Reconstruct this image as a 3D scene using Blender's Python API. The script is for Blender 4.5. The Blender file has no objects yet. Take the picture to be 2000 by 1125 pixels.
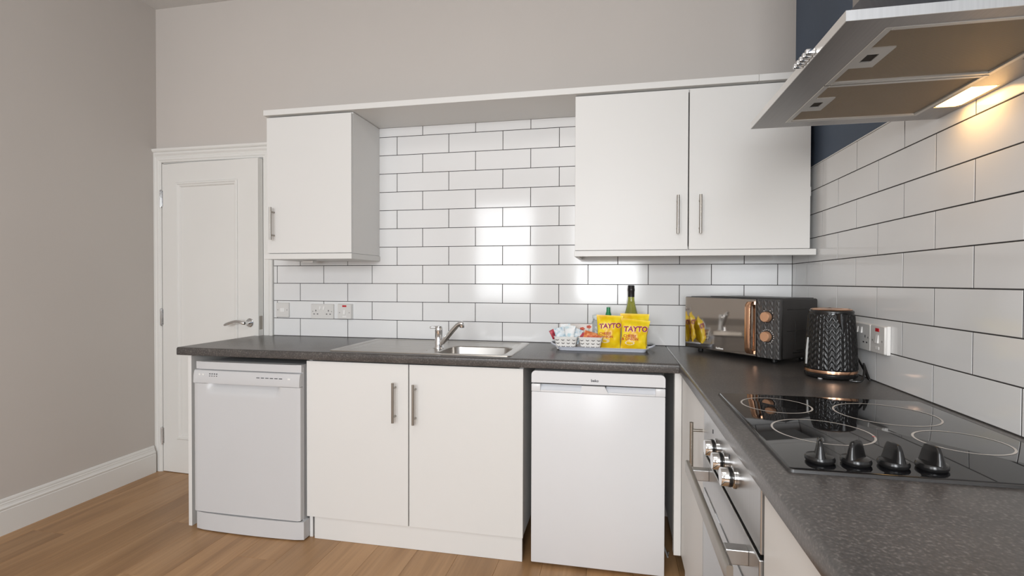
import bpy, bmesh, math, random
from mathutils import Vector, Matrix
random.seed(7)
sc = bpy.context.scene
C = sc.collection

# ------------------------------------------------------------------ camera
cam_d = bpy.data.cameras.new('camera')
cam = bpy.data.objects.new('camera', cam_d); C.objects.link(cam)
cam_d.sensor_width = 36.0
cam_d.lens = 992.63 / 2000 * 36.0
cam_d.clip_start = 0.02
yaw, pit, rol = -0.2009, -0.0126, 0.0029
fw = Vector((math.sin(yaw)*math.cos(pit), math.cos(yaw)*math.cos(pit), math.sin(pit)))
rt = Vector((math.cos(yaw), -math.sin(yaw), 0)); up = rt.cross(fw)
r2 = rt*math.cos(rol) + up*math.sin(rol); u2 = -rt*math.sin(rol) + up*math.cos(rol)
M = Matrix((r2, u2, -fw)).transposed().to_4x4()
M.translation = Vector((-0.8331, -2.6662, 1.1916))
cam.matrix_world = M
sc.camera = cam

# ------------------------------------------------------------------ world, light, exposure
w = bpy.data.worlds.new('world'); sc.world = w; w.use_nodes = True
w.node_tree.nodes['Background'].inputs[0].default_value = (0.80, 0.88, 1.0, 1)
w.node_tree.nodes['Background'].inputs[1].default_value = 1.0
sc.view_settings.view_transform = 'Standard'
sc.view_settings.look = 'None'
sc.view_settings.exposure = -0.09
sc.view_settings.gamma = 1.0
sc.view_settings.use_curve_mapping = False
YR = -5.2                      # rear wall of the room, behind the camera
WIN = [(-3.05, -2.05), (-1.45, -0.45)]
WZ0, WZ1 = 0.85, 2.45
def area(name, loc, rot, sx, sy, power, col):
    d = bpy.data.lights.new(name, 'AREA'); d.shape = 'RECTANGLE'; d.size = sx; d.size_y = sy
    d.energy = power; d.color = col
    o = bpy.data.objects.new(name, d); C.objects.link(o); o.location = loc; o.rotation_euler = rot
    return o
for i, (a, b) in enumerate(WIN):   # daylight coming in through the two windows behind the camera
    area('window_daylight', ((a+b)/2, YR+0.02, (WZ0+WZ1)/2), (math.radians(90), 0, 0), b-a-.1, WZ1-WZ0-.1, (50, 104)[i], (0.95, 0.975, 1.0))
# added fill light under the ceiling, out of frame above the camera
area('ceiling_fill_light', (-1.25, -2.5, 2.84), (0, 0, 0), 0.6, 0.6, 12, (1.0, 0.965, 0.92))

# ------------------------------------------------------------------ helpers
ROOT = {}
def tag(o, label=None, cat=None, group=None, kind=None):
    if label: o['label'] = label
    if cat: o['category'] = cat
    if group: o['group'] = group
    if kind: o['kind'] = kind
    return o
def thing(name, label, cat, loc=(0,0,0), rz=0, group=None, kind=None):
    o = bpy.data.objects.new(name, None); C.objects.link(o)
    o.empty_display_size = .05
    o.location = loc; o.rotation_euler = (0,0,rz)
    ROOT[o.name] = Vector(loc)
    return tag(o, label, cat, group, kind)
def obj(name, bm, mat, parent=None, world=False, smooth=False, label=None):
    """one mesh object; world=True: coordinates were given in the room, shift to the parent's origin"""
    if world and parent is not None:
        bmesh.ops.translate(bm, verts=bm.verts, vec=-ROOT[parent.name])
    bmesh.ops.recalc_face_normals(bm, faces=bm.faces)
    me = bpy.data.meshes.new(name); bm.to_mesh(me); bm.free()
    if smooth:
        for p in me.polygons: p.use_smooth = True
        try: me.set_sharp_from_angle(angle=math.radians(38))
        except Exception: pass
    if isinstance(mat, (list, tuple)):
        for m in mat: me.materials.append(m)
    else: me.materials.append(mat)
    o = bpy.data.objects.new(name, me); C.objects.link(o)
    if parent is not None:
        o.parent = parent
        ROOT[o.name] = ROOT.get(parent.name, Vector((0,0,0)))
    if label: o['label'] = label
    return o
def B(): return bmesh.new()
def box(bm, x0, x1, y0, y1, z0, z1, bev=0.0, seg=2):
    r = bmesh.ops.create_cube(bm, size=1.0)
    vs = r['verts']
    bmesh.ops.scale(bm, vec=(x1-x0, y1-y0, z1-z0), verts=vs)
    bmesh.ops.translate(bm, vec=((x0+x1)/2, (y0+y1)/2, (z0+z1)/2), verts=vs)
    if bev > 0:
        es = list({e for v in vs for e in v.link_edges})
        bmesh.ops.bevel(bm, geom=es, offset=bev, segments=seg, profile=.5, affect='EDGES')
    return bm
def bx(*a, **k): return box(B(), *a, **k)
def tube(bm, pts, r, n=12, closed=False, caps=True):
    pts = [Vector(p) for p in pts]; N = len(pts)
    rs = r if isinstance(r, (list, tuple)) else [r]*N
    def tan(i):
        if closed: return (pts[(i+1) % N]-pts[i-1]).normalized()
        if i == 0: return (pts[1]-pts[0]).normalized()
        if i == N-1: return (pts[-1]-pts[-2]).normalized()
        return (pts[i+1]-pts[i-1]).normalized()
    t = tan(0); a = Vector((0,0,1)) if abs(t.z) < .9 else Vector((1,0,0))
    nrm = (a - t*a.dot(t)).normalized(); rings = []
    for i in range(N):
        t = tan(i); nrm = (nrm - t*nrm.dot(t)).normalized(); bn = t.cross(nrm)
        rings.append([bm.verts.new(pts[i] + (nrm*math.cos(2*math.pi*k/n) + bn*math.sin(2*math.pi*k/n))*rs[i]) for k in range(n)])
    for i in range(N if closed else N-1):
        A, D = rings[i], rings[(i+1) % N]
        for k in range(n): bm.faces.new((A[k], A[(k+1) % n], D[(k+1) % n], D[k]))
    if caps and not closed:
        bm.faces.new(rings[0][::-1]); bm.faces.new(rings[-1])
    return bm
def lathe(bm, prof, n=32, c=(0,0,0), axis='z'):
    rings = []
    for r, z in prof:
        ring = []
        for k in range(n):
            a = 2*math.pi*k/n; p = Vector((r*math.cos(a), r*math.sin(a), z))
            if axis == 'y': p = Vector((p.x, p.z, p.y))
            if axis == 'x': p = Vector((p.z, p.x, p.y))
            ring.append(bm.verts.new(p + Vector(c)))
        rings.append(ring)
    for i in range(len(rings)-1):
        for k in range(n): bm.faces.new((rings[i][k], rings[i][(k+1) % n], rings[i+1][(k+1) % n], rings[i+1][k]))
    if prof[0][0] > 1e-6: bm.faces.new(rings[0][::-1])
    if prof[-1][0] > 1e-6: bm.faces.new(rings[-1])
    bmesh.ops.remove_doubles(bm, verts=bm.verts, dist=1e-7)
    return bm
def prism(bm, poly, axis, a0, a1):
    """extrude a 2-D polygon along an axis. axis 'x': poly=(y,z); 'y': poly=(x,z); 'z': poly=(x,y)"""
    def P(p, a):
        return {'x': (a, p[0], p[1]), 'y': (p[0], a, p[1]), 'z': (p[0], p[1], a)}[axis]
    A = [bm.verts.new(P(p, a0)) for p in poly]; D = [bm.verts.new(P(p, a1)) for p in poly]
    n = len(poly)
    for k in range(n): bm.faces.new((A[k], A[(k+1) % n], D[(k+1) % n], D[k]))
    bm.faces.new(A[::-1]); bm.faces.new(D)
    return bm
def rrect(x0, x1, y0, y1, r, seg=5):
    pts = []
    for cx, cy, a0 in ((x1-r, y1-r, 0), (x0+r, y1-r, 90), (x0+r, y0+r, 180), (x1-r, y0+r, 270)):
        for k in range(seg+1):
            a = math.radians(a0 + 90*k/seg); pts.append((cx+r*math.cos(a), cy+r*math.sin(a)))
    return pts
def loft(bm, loops, cap0=True, cap1=True):
    R = [[bm.verts.new(p) for p in L] for L in loops]; n = len(R[0])
    for i in range(len(R)-1):
        for k in range(n): bm.faces.new((R[i][k], R[i][(k+1) % n], R[i+1][(k+1) % n], R[i+1][k]))
    if cap0: bm.faces.new(R[0][::-1])
    if cap1: bm.faces.new(R[-1])
    return bm
def text_bm(s, size, extrude=0.0005, bold=0.0, shear=0.0):
    """lettering in the XY plane, centred, as a bmesh"""
    cu = bpy.data.curves.new('lettering', 'FONT'); cu.body = s; cu.size = size; cu.extrude = extrude
    cu.offset = bold; cu.shear = shear; cu.align_x = 'CENTER'; cu.align_y = 'CENTER'; cu.resolution_u = 3
    o = bpy.data.objects.new('lettering', cu); C.objects.link(o)
    dg = bpy.context.evaluated_depsgraph_get(); dg.update()
    me = bpy.data.meshes.new_from_object(o.evaluated_get(dg))
    bm = bmesh.new(); bm.from_mesh(me)
    bpy.data.objects.remove(o); bpy.data.curves.remove(cu); bpy.data.meshes.remove(me)
    return bm

# ------------------------------------------------------------------ materials
def mat(name, col, rough=.5, metal=0.0, spec=.5, noise=None, bump=None, coat=0, trans=0, ior=1.45, emit=None, estr=0, aniso=None):
    """noise=(scale, amount, (sx,sy,sz)): mottles the colour; bump=(scale, strength, (sx,sy,sz)): fine relief"""
    m = bpy.data.materials.new(name); m.use_nodes = True
    nt = m.node_tree; b = nt.nodes['Principled BSDF']
    b.inputs['Base Color'].default_value = (*col, 1); b.inputs['Roughness'].default_value = rough
    b.inputs['Metallic'].default_value = metal; b.inputs['Specular IOR Level'].default_value = spec
    b.inputs['IOR'].default_value = ior; b.inputs['Coat Weight'].default_value = coat
    b.inputs['Coat Roughness'].default_value = .05
    b.inputs['Transmission Weight'].default_value = trans
    if emit: b.inputs['Emission Color'].default_value = (*emit, 1); b.inputs['Emission Strength'].default_value = estr
    def tex(scale, sv, detail=4):
        tc = nt.nodes.new('ShaderNodeTexCoord'); mp = nt.nodes.new('ShaderNodeMapping')
        mp.inputs['Scale'].default_value = sv
        nz = nt.nodes.new('ShaderNodeTexNoise'); nz.inputs['Scale'].default_value = scale; nz.inputs['Detail'].default_value = detail
        nt.links.new(tc.outputs['Object'], mp.inputs[0]); nt.links.new(mp.outputs[0], nz.inputs['Vector'])
        return nz
    if noise:
        nz = tex(noise[0], noise[2] if len(noise) > 2 else (1,1,1))
        rmp = nt.nodes.new('ShaderNodeValToRGB'); a = noise[1]
        rmp.color_ramp.elements[0].position = .3; rmp.color_ramp.elements[1].position = .7
        rmp.color_ramp.elements[0].color = (*[c*(1-a) for c in col], 1)
        rmp.color_ramp.elements[1].color = (*[min(1, c*(1+a)) for c in col], 1)
        nt.links.new(nz.outputs['Fac'], rmp.inputs[0]); nt.links.new(rmp.outputs[0], b.inputs['Base Color'])
    if bump:
        nz = tex(bump[0], bump[2] if len(bump) > 2 else (1,1,1))
        bp = nt.nodes.new('ShaderNodeBump'); bp.inputs['Strength'].default_value = bump[1]; bp.inputs['Distance'].default_value = .001
        nt.links.new(nz.outputs['Fac'], bp.inputs['Height']); nt.links.new(bp.outputs[0], b.inputs['Normal'])
    return m
WALL = mat('beige_wall_paint', (.560,.522,.486), .85, noise=(1.2,.02), bump=(180,.12))
BLUE = mat('navy_wall_paint', (.098,.128,.178), .8, noise=(1.5,.03), bump=(180,.12))
CEIL = mat('ceiling_paint', (.66,.65,.63), .9, noise=(1.0,.02))
GLOSS = mat('white_gloss_paint', (.76,.75,.72), .32, noise=(2,.015), bump=(60,.05))
CAB = mat('cream_white_laminate', (.712,.704,.682), .38, noise=(1.2,.012), bump=(9,.03))
CARC = mat('carcass_white', (.76,.75,.73), .5, noise=(2,.02))
TILE = mat('white_glazed_tile', (.77,.77,.765), .10, noise=(3,.012), bump=(7,.10))
GROUT = mat('dark_grout', (.050,.046,.044), .9, noise=(40,.2))
STEEL = mat('brushed_steel', (.47,.45,.425), .30, 1.0, noise=(6,.05,(1,30,1)), bump=(40,.06,(1,30,1)))
STEELH = mat('hood_steel', (.36,.34,.33), .32, 1.0, noise=(8,.05,(30,1,1)))
SATIN = mat('satin_nickel', (.36,.335,.30), .34, 1.0, noise=(20,.04))
CHROME = mat('chrome', (.74,.74,.74), .09, 1.0, noise=(5,.02))
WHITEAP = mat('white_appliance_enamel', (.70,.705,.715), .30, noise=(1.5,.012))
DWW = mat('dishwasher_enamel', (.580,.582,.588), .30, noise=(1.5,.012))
WHITEPL = mat('white_plastic', (.80,.79,.77), .35, noise=(5,.015))
DARKPR = mat('dark_print', (.05,.05,.055), .6, noise=(30,.1))
BLACKG = mat('black_glass', (.006,.006,.007), .03, spec=.62, noise=(2,.1))
BLACKP = mat('black_plastic', (.011,.0105,.0105), .24, noise=(10,.1))
BLACKM = mat('black_satin_metal', (.030,.028,.027), .36, noise=(6,.1))
COPPER = mat('rose_gold', (.80,.47,.30), .22, 1.0, noise=(8,.04))
COPPERM = mat('rose_gold_satin', (.86,.50,.31), .48, .75, noise=(8,.04))
RING = mat('grey_ring_print', (.52,.49,.46), .4, noise=(30,.06))
RED = mat('red_neon', (.55,.02,.03), .3, noise=(20,.1))
SHADOWGAP = mat('dark_joint_and_shade', (.03,.028,.026), .8, noise=(20,.1))  # dark joints, also painted in as shade in gaps and recesses
RAW = mat('raw_chipboard', (.30,.22,.16), .9, noise=(80,.25))

def worktop_mat():
    m = mat('charcoal_laminate', (.085,.074,.068), .29, spec=.65)
    nt = m.node_tree; b = nt.nodes['Principled BSDF']
    tc = nt.nodes.new('ShaderNodeTexCoord')
    n1 = nt.nodes.new('ShaderNodeTexNoise'); n1.inputs['Scale'].default_value = 190; n1.inputs['Detail'].default_value = 4
    n2 = nt.nodes.new('ShaderNodeTexNoise'); n2.inputs['Scale'].default_value = 9; n2.inputs['Detail'].default_value = 5
    nt.links.new(tc.outputs['Object'], n1.inputs['Vector']); nt.links.new(tc.outputs['Object'], n2.inputs['Vector'])
    r1 = nt.nodes.new('ShaderNodeValToRGB'); e = r1.color_ramp.elements
    e[0].position = .36; e[0].color = (.058,.053,.051,1); e[1].position = .74; e[1].color = (.185,.170,.160,1)
    x = e.new(.56); x.color = (.082,.075,.071,1)
    r2_ = nt.nodes.new('ShaderNodeValToRGB'); e = r2_.color_ramp.elements
    e[0].position = .35; e[0].color = (.85,.85,.85,1); e[1].position = .65; e[1].color = (1.12,1.1,1.08,1)
    mx = nt.nodes.new('ShaderNodeMix'); mx.data_type = 'RGBA'; mx.blend_type = 'MULTIPLY'; mx.inputs[0].default_value = 1
    nt.links.new(n1.outputs['Fac'], r1.inputs[0]); nt.links.new(n2.outputs['Fac'], r2_.inputs[0])
    nt.links.new(r1.outputs[0], mx.inputs[6]); nt.links.new(r2_.outputs[0], mx.inputs[7])
    nt.links.new(mx.outputs[2], b.inputs['Base Color'])
    return m
WORK = worktop_mat()

def oak_mat():
    m = bpy.data.materials.new('oak_plank'); m.use_nodes = True; nt = m.node_tree; b = nt.nodes['Principled BSDF']
    b.inputs['Roughness'].default_value = .42
    tc = nt.nodes.new('ShaderNodeTexCoord'); oi = nt.nodes.new('ShaderNodeObjectInfo')
    ml = nt.nodes.new('ShaderNodeMath'); ml.operation = 'MULTIPLY'; ml.inputs[1].default_value = 37.0
    nt.links.new(oi.outputs['Random'], ml.inputs[0])
    cx = nt.nodes.new('ShaderNodeCombineXYZ'); nt.links.new(ml.outputs[0], cx.inputs[2])
    ad = nt.nodes.new('ShaderNodeVectorMath'); ad.operation = 'ADD'
    nt.links.new(tc.outputs['Object'], ad.inputs[0]); nt.links.new(cx.outputs[0], ad.inputs[1])
    def nz(scale, sv, detail, dist=0):
        mp = nt.nodes.new('ShaderNodeMapping'); mp.inputs['Scale'].default_value = sv
        n = nt.nodes.new('ShaderNodeTexNoise'); n.inputs['Scale'].default_value = scale; n.inputs['Detail'].default_value = detail
        n.inputs['Distortion'].default_value = dist
        nt.links.new(ad.outputs[0], mp.inputs[0]); nt.links.new(mp.outputs[0], n.inputs['Vector']); return n
    a = nz(6.5, (1,.10,1), 5, .8); f = nz(75, (1,.035,1), 4)
    r1 = nt.nodes.new('ShaderNodeValToRGB'); e = r1.color_ramp.elements
    e[0].position = .30; e[0].color = (.275,.148,.064,1); e[1].position = .72; e[1].color = (.465,.278,.140,1)
    x = e.new(.5); x.color = (.380,.215,.098,1)
    r2_ = nt.nodes.new('ShaderNodeValToRGB'); e = r2_.color_ramp.elements
    e[0].position = .3; e[0].color = (.88,.87,.86,1); e[1].position = .6; e[1].color = (1.05,1.05,1.05,1)
    hs = nt.nodes.new('ShaderNodeMapRange'); hs.inputs[3].default_value = .90; hs.inputs[4].default_value = 1.09
    nt.links.new(oi.outputs['Random'], hs.inputs[0])
    m1 = nt.nodes.new('ShaderNodeMix'); m1.data_type = 'RGBA'; m1.blend_type = 'MULTIPLY'; m1.inputs[0].default_value = 1
    m2 = nt.nodes.new('ShaderNodeMix'); m2.data_type = 'RGBA'; m2.blend_type = 'MULTIPLY'; m2.inputs[0].default_value = 1
    nt.links.new(a.outputs['Fac'], r1.inputs[0]); nt.links.new(f.outputs['Fac'], r2_.inputs[0])
    nt.links.new(r1.outputs[0], m1.inputs[6]); nt.links.new(r2_.outputs[0], m1.inputs[7])
    nt.links.new(m1.outputs[2], m2.inputs[6]); nt.links.new(hs.outputs[0], m2.inputs[7])
    nt.links.new(m2.outputs[2], b.inputs['Base Color'])
    bp = nt.nodes.new('ShaderNodeBump'); bp.inputs['Strength'].default_value = .12; bp.inputs['Distance'].default_value = .001
    nt.links.new(f.outputs['Fac'], bp.inputs['Height']); nt.links.new(bp.outputs[0], b.inputs['Normal'])
    return m
OAK = oak_mat()

# ------------------------------------------------------------------ room shell
XL, H = -3.645, 2.876
P = .009      # painted plaster lies behind the tile face (tile face: y = 0 and x = 0)
DX0, DX1, DZ = -3.600, -2.883, 1.922         # door opening
bm = B()
box(bm, XL-.1, DX0, P, .11, 0, H); box(bm, DX1, .12, P, .11, 0, H); box(bm, DX0, DX1, P, .11, DZ, H)
wall_back = tag(obj('wall_back', bm, WALL), kind='structure', label='beige painted back wall with white metro tile splashback')
wall_right = tag(obj('wall_right', bx(P, .12, YR, P, 0, H), BLUE), kind='structure', label='navy painted wall above white tiles behind the hob')
wall_left = tag(obj('wall_left', bx(XL-.1, XL, YR, P, 0, H), WALL), kind='structure', label='plain beige wall on the left')
tag(obj('ceiling', bx(XL-.1, .12, YR, .11, H, H+.08), CEIL), kind='structure', label='pale plain ceiling')
bm = B()                                       # rear wall with two window openings, behind the camera
xs = [XL-.1] + [v for a in WIN for v in a] + [.12]
for i in range(0, len(xs), 2): box(bm, xs[i], xs[i+1], YR-.12, YR, 0, H)
for a, b_ in WIN: box(bm, a, b_, YR-.12, YR, 0, WZ0); box(bm, a, b_, YR-.12, YR, WZ1, H)
tag(obj('wall_rear', bm, WALL), kind='structure', label='beige rear wall with two windows')
for k, (a, b_) in enumerate(WIN):
    wn = thing('window_%d' % (k+1), 'white framed sash window in the rear wall', None, ((a+b_)/2, YR, WZ0), kind='structure')
    bm = B(); f = .05
    box(bm, a, a+f, YR-.09, YR-.04, WZ0, WZ1); box(bm, b_-f, b_, YR-.09, YR-.04, WZ0, WZ1)
    box(bm, a+f, b_-f, YR-.09, YR-.04, WZ0, WZ0+f); box(bm, a+f, b_-f, YR-.09, YR-.04, WZ1-f, WZ1)
    box(bm, a+f, b_-f, YR-.09, YR-.04, (WZ0+WZ1)/2-.025, (WZ0+WZ1)/2+.025)
    obj('window_frame', bm, GLOSS, wn, world=True)
    obj('pane', bx(a+f, b_-f, YR-.07, YR-.064, WZ0+f, WZ1-f), mat('window_glass', (1,1,1), .02, trans=1, noise=(2,.001)), wn, world=True)
    obj('window_sill', bx(a-.04, b_+.04, YR-.1, YR-.001, WZ0-.03, WZ0-.0005, .004), GLOSS, wn, world=True)

# floor: base slab and single oak planks laid towards the back wall
YF = -2.75
bm = B(); box(bm, XL-.1, .12, YF, .11, -.1, -.010); box(bm, XL-.1, .12, YR, YF, -.1, 0)
floor = tag(obj('floor', bm, OAK), kind='structure', label='oak plank floor')
PW, PLEN = .186, 1.22
def plank_mesh(x0, x1, y0, y1):
    bm = B(); box(bm, x0, x1, y0, y1, -.010, 0, .0009, 1)
    me = bpy.data.meshes.new('plank'); bm.to_mesh(me); bm.free(); me.materials.append(OAK); return me
pm = plank_mesh(-PW/2+.0003, PW/2-.0003, -PLEN/2+.0003, PLEN/2-.0003)
ncol = 21; x_start = -1.873 - 10*PW
for i in range(ncol):
    xc = x_start + PW*(i+.5)
    if xc+PW/2 < XL or xc-PW/2 > 0: continue
    y = .05 + [0.0, .41, .83, .2, .62, 1.04][(i*5+2) % 6] * 1.0
    while y > YF:
        y1, y0 = y, y-PLEN
        if y0 < .05:
            cy1, cy0 = min(y1, .02), max(y0, YF)
            full = (cy1 == y1 and cy0 == y0)
            cx0, cx1 = max(xc-PW/2, XL), min(xc+PW/2, 0)
            if full and cx0 == xc-PW/2 and cx1 == xc+PW/2:
                me, loc = pm, (xc, (y0+y1)/2, 0)
            elif cy1-cy0 > .03 and cx1-cx0 > .01:
                loc = ((cx0+cx1)/2, (cy0+cy1)/2, 0)
                me = plank_mesh(-(cx1-cx0)/2+.0003, (cx1-cx0)/2-.0003, -(cy1-cy0)/2+.0003, (cy1-cy0)/2-.0003)
            else: me = None
            if me:
                o = bpy.data.objects.new('plank', me); C.objects.link(o); o.location = loc; o.parent = floor
        y -= PLEN

# tiles: 300 x 100 brick bond, each its own piece
PX, PZ, ZT0, TT = .303, .1027, .8699, .008
J = .0034
def tile_mesh(L_, H_):
    """front face at y=0 looking to -y, arrised edges, x from 0..L, z 0..H"""
    e = .0006; bm = B()
    A = [(0,TT,0),(L_,TT,0),(L_,TT,H_),(0,TT,H_)]
    D = [(0,.0004,0),(L_,.0004,0),(L_,.0004,H_),(0,.0004,H_)]
    F = [(e,0,e),(L_-e,0,e),(L_-e,0,H_-e),(e,0,H_-e)]
    loft(bm, [A, D, F]); bmesh.ops.recalc_face_normals(bm, faces=bm.faces)
    me = bpy.data.meshes.new('tile'); bm.to_mesh(me); bm.free(); me.materials.append(TILE); return me
cache = {}
def tile(wall, a0, a1, z0, z1, side):
    key = (round(a1-a0, 4), round(z1-z0, 4))
    if key not in cache: cache[key] = tile_mesh(*key)
    o = bpy.data.objects.new('tile', cache[key]); C.objects.link(o)
    tilt = (random.uniform(-.0013,.0013), 0, random.uniform(-.0013,.0013))
    if side == 'back':
        o.location = (a0, 0, z0); o.rotation_euler = tilt
    else:      # right wall: a is the distance from the corner
        o.location = (0, -a0, z0); o.rotation_euler = (tilt[0], 0, -math.pi/2 + tilt[2])
    o.parent = wall
def lay(wall, amin, amax, zmax, phase_odd, side):
    k = 0
    while ZT0 + k*PZ < zmax - .01:
        z0 = ZT0 + k*PZ + J/2; z1 = min(ZT0 + (k+1)*PZ - J/2, zmax)
        ph = phase_odd if k % 2 else phase_odd + PX/2
        s = ph - math.ceil((ph-amin)/PX)*PX
        while s < amax:
            a0, a1 = max(s+J/2, amin), min(s+PX-J/2, amax)
            if a1-a0 > .008: tile(wall, a0, a1, z0, z1, side)
            s += PX
        k += 1
TXL = -2.814
lay(wall_back, TXL, -.0015, 2.050, -.0646, 'back')
lay(wall_right, .0015, 2.75, ZT0+8*PZ-J/2, .3551, 'right')
obj('grout', bx(TXL, 0, .0009, P+.001, .86, 2.050), GROUT, wall_back)
obj('grout', bx(.0009, P+.001, -2.752, 0, .86, ZT0+8*PZ), GROUT, wall_right)
obj('tile_edge_trim', bx(-.0008, P, -2.752, 0, ZT0+8*PZ-.0005, ZT0+8*PZ+.004, .001), WHITEPL, wall_right)

# made-up fitting round the added ceiling fill light, out of frame
cf = thing('fill_light_fitting', 'made-up flat square white fitting round the fill light above the camera position', 'fill light', (-1.25, -2.5, 2.845))
bm = B(); box(bm, -.33, .33, -.33, -.30, 0, .0305, .003); box(bm, -.33, .33, .30, .33, 0, .0305, .003); box(bm, -.33, -.30, -.30, .30, 0, .0305, .003); box(bm, .30, .33, -.30, .30, 0, .0305, .003)
obj('fitting_frame', bm, GLOSS, cf); obj('diffuser', bx(-.30, .30, -.30, .30, .004, .0305), WHITEPL, cf)

# skirting board
prof = [(0,0),(.019,0),(.019,.112),(.0165,.116),(.0185,.121),(.0185,.126),(.014,.132),(.0115,.140),(.0115,.145),(.0085,.148),(.0085,.156),(.0055,.163),(0,.166)]
tag(obj('baseboard_left', prism(B(), [(XL+a, z) for a, z in prof], 'y', YR, -.024), GLOSS), kind='structure', label='tall moulded white skirting board along the left wall')

# ------------------------------------------------------------------ door
tr = thing('trim_1', 'white moulded architrave round the panelled door', None, ((DX0+DX1)/2, 0, 0), kind='structure')
def arch_prof(t):            # (distance from opening, depth in front of wall)
    return [(0,0),(0,.010),(.004,.014),(.012,.014),(.016,.018),(.030,.018),(.034,.014),(.040,.016),(.050,.024),(.062,.024),(.066,.020),(.066,0)]
ap = arch_prof(0); cl = lambda x: max(x, XL+.0004)
def mitred(e0, e1): return loft(B(), [e0, e1])
obj('architrave', mitred([(cl(DX0-d), P-t, 0) for d, t in ap], [(cl(DX0-d), P-t, DZ+d) for d, t in ap]), GLOSS, tr, world=True)
obj('architrave', mitred([(cl(DX0-d), P-t, DZ+d) for d, t in ap], [(DX1+d, P-t, DZ+d) for d, t in ap]), GLOSS, tr, world=True)
obj('architrave', mitred([(DX1+d, P-t, DZ+d) for d, t in ap], [(DX1+d, P-t, 0) for d, t in ap]), GLOSS, tr, world=True)
obj('architrave_cap', prism(B(), [(P,2.004),(P,1.985),(P-.028,1.985),(P-.034,1.992),(P-.036,2.004)], 'x', XL, DX1+.072), GLOSS, tr, world=True)
bm = B(); box(bm, DX0, DX0+.004, P, .11, 0, DZ); box(bm, DX1-.004, DX1, P, .11, 0, DZ); box(bm, DX0, DX1, P, .11, DZ-.004, DZ)
box(bm, DX0+.004, DX0+.016, .06, .11, 0, DZ); box(bm, DX1-.016, DX1-.004, .06, .11, 0, DZ); box(bm, DX0, DX1, .105, .11, 0, DZ)
obj('door_lining', bm, GLOSS, tr, world=True)
dr = thing('door_1', 'white panelled door standing slightly ajar', None, (DX0+.006, P-.010, 0), math.radians(-3.35), kind='structure')
DWid, DHt, dt = .709, 1.912, .040
px0, px1, pz0, pz1 = .120, .556, .222, 1.785
bm = B()
box(bm, 0, px0, 0, dt, .004, DHt); box(bm, px1, DWid, 0, dt, .004, DHt)
box(bm, px0, px1, 0, dt, .004, pz0); box(bm, px0, px1, 0, dt, pz1, DHt); box(bm, px0, px1, .007, dt-.007, pz0, pz1)
leaf = obj('leaf', bm, GLOSS, dr)
def frame_loop(bm, x0, x1, z0, z1, prof):     # prof: (inset, y)
    loops = [[(x0+i, y, z0+i), (x1-i, y, z0+i), (x1-i, y, z1-i), (x0+i, y, z1-i)] for i, y in prof]
    loft(bm, loops, False, False)
bm = B(); frame_loop(bm, px0-.010, px1+.010, pz0-.010, pz1+.010, [(0,.0002),(0,-.005),(.004,-.009),(.012,-.009),(.016,-.004),(.024,-.002),(.030,.006),(.030,.0075)])
obj('panel_moulding', bm, GLOSS, dr)
hd = obj('door_handle', lathe(B(), [(0,-.001),(.026,-.001),(.026,.006),(.023,.009),(.010,.009),(.0095,.035),(.0085,.045)], 28, (0,0,0), 'y'), CHROME, dr, smooth=True)
hd.data.transform(Matrix.Translation((.652, -.0005, .945)) @ Matrix.Rotation(math.pi, 4, 'Z'))
L_ = [(.652,-.046,.945),(.645,-.050,.946),(.630,-.052,.952),(.605,-.052,.955),(.58,-.052,.951),(.55,-.052,.943),(.525,-.052,.934),(.516,-.052,.931)]
obj('lever', tube(B(), L_, [.0085,.0095,.0095,.0095,.0095,.0095,.009,.006], 14), CHROME, hd, smooth=True)
obj('latch_plate', bx(DWid-.0005, DWid+.0015, .008, .032, .905, .985, .0004, 1), SATIN, dr)
for z in (1.70, .965, .225):
    bm = tube(B(), [(-.005,-.007,z-.050),(-.005,-.007,z+.050)], .0065, 12)
    for s in (-1, 1): lathe(bm, [(.0045,0),(.0045,.004),(0,.006)], 10, (-.005,-.007,z+.050)) if s > 0 else tube(bm, [(-.005,-.007,z-.055),(-.005,-.007,z-.050)], .0045, 10)
    box(bm, -.004, .006, -.0015, .001, z-.048, z+.048)
    obj('hinge', bm, CHROME, dr, smooth=True)

# ------------------------------------------------------------------ worktop (two lengths of laminate butted at the corner)
WZB, WZT = .831, .869
wt = thing('worktop', 'charcoal speckled laminate worktop running round the corner', 'worktop', (-.586, -.02, WZB))
def edge_profile(front, back, rad=.009):
    pts = [(back, WZB), (front+rad*.5, WZB)]
    for k in range(4): a = math.radians(270-90*k/3 if False else 0)
    pts = [(back, WZB), (front+.005, WZB), (front+.0015, WZB+.0015), (front, WZB+.005)]
    for k in range(0, 6):
        a = math.radians(180 - 90*k/5); pts.append((front+rad+rad*math.cos(a), WZT-rad+rad*math.sin(a)))
    pts.append((back, WZT)); return pts
SX0, SX1, SY0, SY1 = -2.130, -1.268, -.545, -.050        # sink
BX0, BX1, BY0, BY1 = -1.628, -1.315, -.510, -.245        # bowl opening
WF = -.582
bm = B()
full = edge_profile(WF, -.0005)
prism(bm, full, 'x', -2.915, BX0-.01); prism(bm, full, 'x', BX1+.01, -.5865)
prism(bm, edge_profile(WF, BY0-.008), 'x', BX0-.01, BX1+.01)
box(bm, BX0-.01, BX1+.01, BY1+.008, -.0005, WZB, WZT)
obj('worktop_length', bm, WORK, wt, world=True, smooth=True)
bm = B(); prism(bm, edge_profile(-.586, -.0005), 'y', -2.90, -.0005)
obj('worktop_length', bm, WORK, wt, world=True, smooth=True)
obj('joint_strip', bx(-.5866, -.5859, WF+.003, -.002, WZB, WZT-.0003), SHADOWGAP, wt, world=True)

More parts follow.
